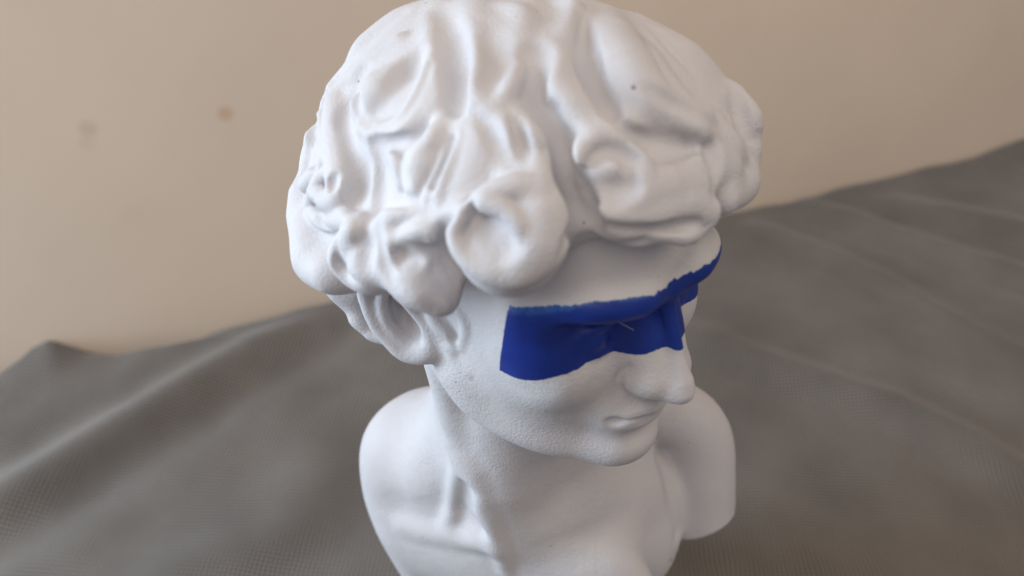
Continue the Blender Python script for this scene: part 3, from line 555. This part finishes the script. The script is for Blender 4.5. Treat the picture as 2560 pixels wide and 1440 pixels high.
def make_band():
    tri = np.concatenate([bquads[:, [0, 1, 2]], bquads[:, [0, 2, 3]], btris]) if len(btris) else np.concatenate([bquads[:, [0, 1, 2]], bquads[:, [0, 2, 3]]])
    Q = bpts @ RH
    keep = (Q[:, 2] > -16) & (Q[:, 2] < 50) & (Q[:, 1] > 45)
    tri = tri[keep[tri].all(1)]
    P = bpts
    for _ in range(2):
        e = np.sort(np.concatenate([tri[:, [0, 1]], tri[:, [1, 2]], tri[:, [2, 0]]]), 1)
        key = e[:, 0].astype(np.int64) * (len(P) + 1) + e[:, 1]
        uq, inv = np.unique(key, return_inverse=True)
        a, b = uq // (len(P) + 1), uq % (len(P) + 1)
        n = len(tri); base = len(P)
        P = np.concatenate([P, (P[a] + P[b]) / 2])
        m0, m1, m2 = base + inv[:n], base + inv[n:2 * n], base + inv[2 * n:]
        tri = np.concatenate([np.stack([tri[:, 0], m0, m2], 1), np.stack([m0, tri[:, 1], m1], 1), np.stack([m2, m1, tri[:, 2]], 1), np.stack([m0, m1, m2], 1)])
        fn, _t = band_fn(P @ RH)
        tri = tri[(fn[tri] > -2).any(1)]
    fn, _t = band_fn(P[tri].mean(1) @ RH)
    tri = tri[fn > 0]
    used = np.unique(tri); remap = np.full(len(P), -1); remap[used] = np.arange(len(used))
    P = P[used]; tri = remap[tri]
    v, g = sample(body_f, P)
    P = P - g * v[:, None]
    v, g = sample(body_f, P)
    P = P - g * v[:, None] + g * 0.22
    fn, top = band_fn(P @ RH)
    X = P.copy(); X[:, 2] += BASE; X *= K
    me = bpy.data.meshes.new('painted_band')
    me.from_pydata(X.tolist(), [], tri.tolist())
    me.polygons.foreach_set('use_smooth', np.ones(len(tri), bool))
    Q = P @ RH
    fade = np.clip(1 - top / np.interp(Q[:, 0], [15, 24, 32, 40, 50, 57], [0.3, 1.4, 1.4, 0.4, 1.0, 4.0]), 0, 1) * 0.5
    at = me.attributes.new('thin', 'FLOAT', 'POINT'); at.data.foreach_set('value', fade.astype(np.float32))
    o = bpy.data.objects.new('painted_band', me); scene.collection.objects.link(o); o.parent = root
    m, nt, p, L = new_mat('blue_paint')
    p.inputs['Roughness'].default_value = 0.42; p.inputs['Specular IOR Level'].default_value = 0.4
    an = node(nt, 'ShaderNodeAttribute'); an.attribute_name = 'thin'
    tc = node(nt, 'ShaderNodeTexCoord')
    no = node(nt, 'ShaderNodeTexNoise'); no.inputs['Scale'].default_value = 1500; no.inputs['Detail'].default_value = 3
    L.new(tc.outputs['Object'], no.inputs['Vector'])
    mu = node(nt, 'ShaderNodeMath', operation='MULTIPLY'); L.new(an.outputs['Fac'], mu.inputs[0]); L.new(no.outputs['Fac'], mu.inputs[1])
    m2 = node(nt, 'ShaderNodeMath', operation='MULTIPLY'); m2.inputs[1].default_value = 1.7; m2.use_clamp = True; L.new(mu.outputs[0], m2.inputs[0])
    mx = node(nt, 'ShaderNodeMix', data_type='RGBA'); pn = node(nt, 'ShaderNodeTexNoise'); pn.inputs['Scale'].default_value = 150; pn.inputs['Detail'].default_value = 5; L.new(tc.outputs['Object'], pn.inputs['Vector'])
    pc = node(nt, 'ShaderNodeValToRGB'); pc.color_ramp.elements[0].position = 0.3; pc.color_ramp.elements[0].color = (0.003, 0.019, 0.19, 1)
    pc.color_ramp.elements[1].position = 0.72; pc.color_ramp.elements[1].color = (0.004, 0.033, 0.28, 1)
    L.new(pn.outputs['Fac'], pc.inputs['Fac']); L.new(pc.outputs['Color'], mx.inputs['A']); mx.inputs['B'].default_value = (0.06, 0.22, 0.55, 1)
    L.new(m2.outputs[0], mx.inputs['Factor'])
    vo = node(nt, 'ShaderNodeTexVoronoi'); vo.inputs['Scale'].default_value = 700
    L.new(tc.outputs['Object'], vo.inputs['Vector'])
    lt = node(nt, 'ShaderNodeMath', operation='LESS_THAN'); lt.inputs[1].default_value = 0.05; L.new(vo.outputs['Distance'], lt.inputs[0])
    wn = node(nt, 'ShaderNodeTexWhiteNoise'); L.new(vo.outputs['Position'], wn.inputs['Vector'])
    gt = node(nt, 'ShaderNodeMath', operation='GREATER_THAN'); gt.inputs[1].default_value = 0.93; L.new(wn.outputs['Value'], gt.inputs[0])
    ml = node(nt, 'ShaderNodeMath', operation='MULTIPLY'); L.new(lt.outputs[0], ml.inputs[0]); L.new(gt.outputs[0], ml.inputs[1])
    mx2 = node(nt, 'ShaderNodeMix', data_type='RGBA'); L.new(ml.outputs[0], mx2.inputs['Factor']); L.new(mx.outputs['Result'], mx2.inputs['A']); mx2.inputs['B'].default_value = (0.4, 0.45, 0.6, 1)
    L.new(mx2.outputs['Result'], p.inputs['Base Color'])
    g = node(nt, 'ShaderNodeTexNoise'); g.inputs['Scale'].default_value = 2600; g.inputs['Detail'].default_value = 3
    L.new(tc.outputs['Object'], g.inputs['Vector'])
    b1 = node(nt, 'ShaderNodeBump'); b1.inputs['Strength'].default_value = 0.2; b1.inputs['Distance'].default_value = 0.00012
    L.new(g.outputs['Fac'], b1.inputs['Height']); L.new(b1.outputs['Normal'], p.inputs['Normal'])
    me.materials.append(m)
    return o
band = make_band()
print('VERTS', len(body.data.vertices), len(hair.data.vertices), len(band.data.vertices))

# ------------------------------------------------------------------ linen cloth
def seg_dist(X, Y, pts):
    best = np.full(X.shape, 1e9); par = np.zeros(X.shape)
    n = len(pts) - 1
    for i in range(n):
        ax, ay = pts[i]; bx, by = pts[i + 1]; vx, vy = bx - ax, by - ay
        t = np.clip(((X - ax) * vx + (Y - ay) * vy) / (vx * vx + vy * vy), 0, 1)
        d = np.hypot(X - ax - t * vx, Y - ay - t * vy)
        m = d < best; best = np.where(m, d, best); par = np.where(m, (i + t) / n, par)
    return best, par
FOLDS = [  # (height, half width, [(x, y) ...]) in life mm
    (22, 32, [(-640, 60), (-536, 153), (-468, 239), (-405, 317), (-340, 400), (-280, 455)]),
    (15, 24, [(500, 760), (540, 735), (590, 685), (661, 629), (739, 569), (860, 480)]),
    (11, 20, [(390, 700), (420, 680), (488, 609), (529, 567), (573, 492), (640, 400)]),
    (15, 26, [(230, 430), (348, 360), (447, 302), (512, 242), (545, 193), (600, 80)]),
    (10, 26, [(640, 780), (660, 770), (710, 745), (809, 703), (1000, 620)]),
    (10, 40, [(-480, -60), (-330, 60), (-240, 130), (-200, 260)]),
    (8, 60, [(-330, 640), (-120, 420), (-60, 300)]),
    (8, 50, [(260, 90), (420, -20), (600, -60)]),
]
WA = math.radians(21); WD = (math.cos(WA), math.sin(WA)); WP = (-239, 526)
def make_cloth():
    n = 520
    g = np.linspace(-1, 1, n); warp = np.sign(g) * (0.45 * np.abs(g) + 0.55 * np.abs(g) ** 2.2)
    X, Y = np.meshgrid(warp * 2200, 350 + warp * 2200, indexing='ij')
    Z = np.zeros_like(X)
    for h, w, pts in FOLDS:
        d, t = seg_dist(X, Y, pts)
        Z += h * np.exp(-(d / w) ** 2) * np.sin(np.pi * np.clip(t * 0.9 + 0.06, 0, 1)) ** 0.5
        Z -= 0.25 * h * np.exp(-((d - 1.9 * w) / (0.9 * w)) ** 2)
    P = np.stack([X.ravel(), Y.ravel(), 0 * X.ravel()], 1)
    Z += (vnoise(P / 90) * 2.2 + vnoise(P / 210 + 7) * 2.5 + vnoise(P / 34 + 3) * 0.7 - np.abs(vnoise(P / 75 + 31)) * 1.2 - np.abs(vnoise(P / 170 + 17)) * 2.0).reshape(X.shape)
    r = np.hypot(X - 15, Y - 40); Z *= np.clip((r - 90) / 110, 0, 1)        # pressed flat under the bust
    # towards the wall the cloth rides up, with one crumpled peak at the left
    wy = -(X - WP[0]) * WD[1] + (Y - WP[1]) * WD[0]; wt = (X - WP[0]) * WD[0] + (Y - WP[1]) * WD[1]
    near = np.exp(-(np.maximum(-wy, 0) / 34) ** 2)
    edge = np.interp(wt, [-520, -450, -415, -375, -340, -300, -250, -190, 0, 300, 900, 1150, 1250], [-16, -10, 10, 34, 10, -4, -6, -2, 2, 4, 6, 12, 30])
    Z += near * edge
    Z = Z - 4 - 22 * np.clip((wy + 10) / 10, 0, 1) ** 1.5 * np.interp(wt, [-460, -400, -330, 0, 1100], [1, 0.1, 0.8, 1, 0.6])     # the hem drops into the gap at the wall
    Z = Z - 26 * np.exp(-((wt + 262) / 70) ** 2) * np.clip((wy + 26) / 14, 0, 1)     # a deeper gap behind the crumpled peak
    V = np.stack([X.ravel() * K, Y.ravel() * K, (Z.ravel()) * K], 1)
    idx = np.arange(n * n).reshape(n, n)
    Fc = np.stack([idx[:-1, :-1], idx[1:, :-1], idx[1:, 1:], idx[:-1, 1:]], -1).reshape(-1, 4)
    ok = (wy[:-1, :-1].ravel() < 25)
    me = bpy.data.meshes.new('linen_cloth'); me.from_pydata(V.tolist(), [], Fc[ok].tolist())
    me.polygons.foreach_set('use_smooth', np.ones(len(me.polygons), bool))
    m, nt, p, L = new_mat('woven_linen')
    p.inputs['Roughness'].default_value = 0.95; p.inputs['Specular IOR Level'].default_value = 0.15
    p.inputs['Sheen Weight'].default_value = 0.25; p.inputs['Sheen Roughness'].default_value = 0.5
    tc = node(nt, 'ShaderNodeTexCoord')
    mp = node(nt, 'ShaderNodeMapping'); mp.inputs['Rotation'].default_value = (0, 0, math.radians(4))
    L.new(tc.outputs['Object'], mp.inputs['Vector'])
    dn = node(nt, 'ShaderNodeTexNoise'); dn.inputs['Scale'].default_value = 45; dn.inputs['Detail'].default_value = 3
    L.new(mp.outputs['Vector'], dn.inputs['Vector'])
    sc_ = node(nt, 'ShaderNodeVectorMath', operation='SCALE'); sc_.inputs['Scale'].default_value = 0.0018; L.new(dn.outputs['Color'], sc_.inputs[0])
    ad = node(nt, 'ShaderNodeVectorMath', operation='ADD'); L.new(mp.outputs['Vector'], ad.inputs[0]); L.new(sc_.outputs['Vector'], ad.inputs[1])
    sx = node(nt, 'ShaderNodeSeparateXYZ'); L.new(ad.outputs['Vector'], sx.inputs[0])
    f = 2 * math.pi / 0.00132
    def sine(o):
        a = node(nt, 'ShaderNodeMath', operation='MULTIPLY'); a.inputs[1].default_value = f; L.new(o, a.inputs[0])
        b = node(nt, 'ShaderNodeMath', operation='SINE'); L.new(a.outputs[0], b.inputs[0])
        c_ = node(nt, 'ShaderNodeMath', operation='MULTIPLY_ADD'); c_.inputs[1].default_value = 0.5; c_.inputs[2].default_value = 0.5; L.new(b.outputs[0], c_.inputs[0]); return c_
    a, b = sine(sx.outputs['X']), sine(sx.outputs['Y'])
    mxm = node(nt, 'ShaderNodeMath', operation='MAXIMUM'); L.new(a.outputs[0], mxm.inputs[0]); L.new(b.outputs[0], mxm.inputs[1])
    adm = node(nt, 'ShaderNodeMath', operation='ADD'); L.new(a.outputs[0], adm.inputs[0]); L.new(b.outputs[0], adm.inputs[1])
    sm = node(nt, 'ShaderNodeMath', operation='MULTIPLY_ADD'); sm.inputs[1].default_value = 0.5; sm.inputs[2].default_value = 0.0; L.new(adm.outputs[0], sm.inputs[0])
    cr = node(nt, 'ShaderNodeValToRGB')
    cr.color_ramp.elements[0].position = 0.05; cr.color_ramp.elements[0].color = (0.040, 0.035, 0.031, 1)
    cr.color_ramp.elements[1].position = 0.75; cr.color_ramp.elements[1].color = (0.205, 0.186, 0.172, 1)
    L.new(sm.outputs[0], cr.inputs['Fac'])
    bn = node(nt, 'ShaderNodeTexNoise'); bn.inputs['Scale'].default_value = 28; bn.inputs['Detail'].default_value = 4; L.new(tc.outputs['Object'], bn.inputs['Vector'])
    mr = node(nt, 'ShaderNodeMapRange'); mr.inputs['From Min'].default_value = 0.3; mr.inputs['From Max'].default_value = 0.7; mr.inputs['To Min'].default_value = 0.82; mr.inputs['To Max'].default_value = 1.15; L.new(bn.outputs['Fac'], mr.inputs['Value'])
    vm = node(nt, 'ShaderNodeVectorMath', operation='SCALE'); L.new(cr.outputs['Color'], vm.inputs[0]); L.new(mr.outputs['Result'], vm.inputs['Scale'])
    L.new(vm.outputs['Vector'], p.inputs['Base Color'])
    bp = node(nt, 'ShaderNodeBump'); bp.inputs['Strength'].default_value = 0.6; bp.inputs['Distance'].default_value = 0.0003
    L.new(sm.outputs[0], bp.inputs['Height']); L.new(bp.outputs['Normal'], p.inputs['Normal'])
    me.materials.append(m)
    o = bpy.data.objects.new('linen_cloth', me); scene.collection.objects.link(o)
    o['label'] = 'rumpled grey brown woven cloth spread under the bust and up against the wall'; o['category'] = 'cloth'
    return o
cloth = make_cloth()

# ------------------------------------------------------------------ table and wall
def slab(name, corners, z0, z1, mat):
    n = len(corners)
    v = [W((x, y, z0)) for x, y in corners] + [W((x, y, z1)) for x, y in corners]
    f = [tuple(range(n))[::-1], tuple(range(n, 2 * n))] + [(i, (i + 1) % n, n + (i + 1) % n, n + i) for i in range(n)]
    me = bpy.data.meshes.new(name); me.from_pydata(v, [], f); me.materials.append(mat)
    o = bpy.data.objects.new(name, me); scene.collection.objects.link(o); o['kind'] = 'structure'
    return o
def wl(t, d=0): return (WP[0] + WD[0] * t - WD[1] * d, WP[1] + WD[1] * t + WD[0] * d)
def wall_mat():
    m, nt, p, L = new_mat('beige_wall_paint'); p.inputs['Roughness'].default_value = 0.8
    tc = node(nt, 'ShaderNodeTexCoord')
    no = node(nt, 'ShaderNodeTexNoise'); no.inputs['Scale'].default_value = 7; no.inputs['Detail'].default_value = 5; L.new(tc.outputs['Object'], no.inputs['Vector'])
    cr = node(nt, 'ShaderNodeValToRGB')
    cr.color_ramp.elements[0].position = 0.3; cr.color_ramp.elements[0].color = (0.74, 0.63, 0.52, 1)
    cr.color_ramp.elements[1].position = 0.7; cr.color_ramp.elements[1].color = (0.84, 0.715, 0.60, 1)
    L.new(no.outputs['Fac'], cr.inputs['Fac'])
    last = cr.outputs['Color']
    for t, z, r, col, a in [(-108, -118, 11, (0.58, 0.34, 0.17), 0.45), (-254, -113, 12, (0.46, 0.36, 0.27), 0.30), (-260, -130, 12, (0.50, 0.38, 0.28), 0.16), (-237, -228, 16, (0.55, 0.46, 0.36), 0.10)]:
        x, y = wl(t); c3 = W((x, y, z))
        ds = node(nt, 'ShaderNodeVectorMath', operation='DISTANCE'); ds.inputs[1].default_value = c3
        L.new(tc.outputs['Object'], ds.inputs[0])
        mr = node(nt, 'ShaderNodeMapRange', interpolation_type='SMOOTHSTEP'); mr.inputs['From Min'].default_value = r * K * 0.3; mr.inputs['From Max'].default_value = r * K * 1.2
        mr.inputs['To Min'].default_value = a; mr.inputs['To Max'].default_value = 0; L.new(ds.outputs['Value'], mr.inputs['Value'])
        mx = node(nt, 'ShaderNodeMix', data_type='RGBA'); L.new(mr.outputs['Result'], mx.inputs['Factor']); L.new(last, mx.inputs['A']); mx.inputs['B'].default_value = (*col, 1)
        last = mx.outputs['Result']
    L.new(last, p.inputs['Base Color'])
    b = node(nt, 'ShaderNodeBump'); b.inputs['Strength'].default_value = 0.12; b.inputs['Distance'].default_value = 0.0002
    n2 = node(nt, 'ShaderNodeTexNoise'); n2.inputs['Scale'].default_value = 250; L.new(tc.outputs['Object'], n2.inputs['Vector']); L.new(n2.outputs['Fac'], b.inputs['Height']); L.new(b.outputs['Normal'], p.inputs['Normal'])
    return m
def table_mat():
    m, nt, p, L = new_mat('brown_table_wood'); p.inputs['Base Color'].default_value = (0.09, 0.05, 0.028, 1); p.inputs['Roughness'].default_value = 0.5
    return m
slab('table', [(-2600, -2200), (2600, -2200), (2600, 2800), (-2600, 2800)], -BASE - 90, -BASE - 34, table_mat())
slab('wall', [wl(-1050), wl(3600), wl(3600, 80), wl(-1050, 80)], -BASE - 34, 2400, wall_mat())

# ------------------------------------------------------------------ a white lint fibre caught on the blue paint
def make_fibre():
    P, r = catmull(np.array([(42.3, -86.6, 28.8), (45.6, -85.6, 26.4), (49.0, -85.9, 24.6), (52.6, -87.2, 23.0)], float), np.full(4, 0.1), 0.5)
    v, fc = [], []
    for i, p in enumerate(P):
        t = P[min(i + 1, len(P) - 1)] - P[max(i - 1, 0)]; t /= np.linalg.norm(t)
        a = np.cross(t, (0, 0, 1.0)); a /= np.linalg.norm(a); b = np.cross(t, a)
        for q in range(6):
            g = q * math.pi / 3; v.append(W(p + 0.10 * (math.cos(g) * a + math.sin(g) * b)))
        if i:
            for q in range(6): fc.append(((i - 1) * 6 + q, (i - 1) * 6 + (q + 1) % 6, i * 6 + (q + 1) % 6, i * 6 + q))
    me = bpy.data.meshes.new('lint_fibre'); me.from_pydata(v, [], fc)
    m, nt, p_, L = new_mat('pale_lint'); p_.inputs['Base Color'].default_value = (0.55, 0.58, 0.66, 1); p_.inputs['Roughness'].default_value = 0.8
    me.materials.append(m)
    o = bpy.data.objects.new('lint_fibre', me); scene.collection.objects.link(o)
    o['label'] = 'thin curved white lint fibre stuck on the blue paint beside the nose'; o['category'] = 'fibre'
make_fibre()
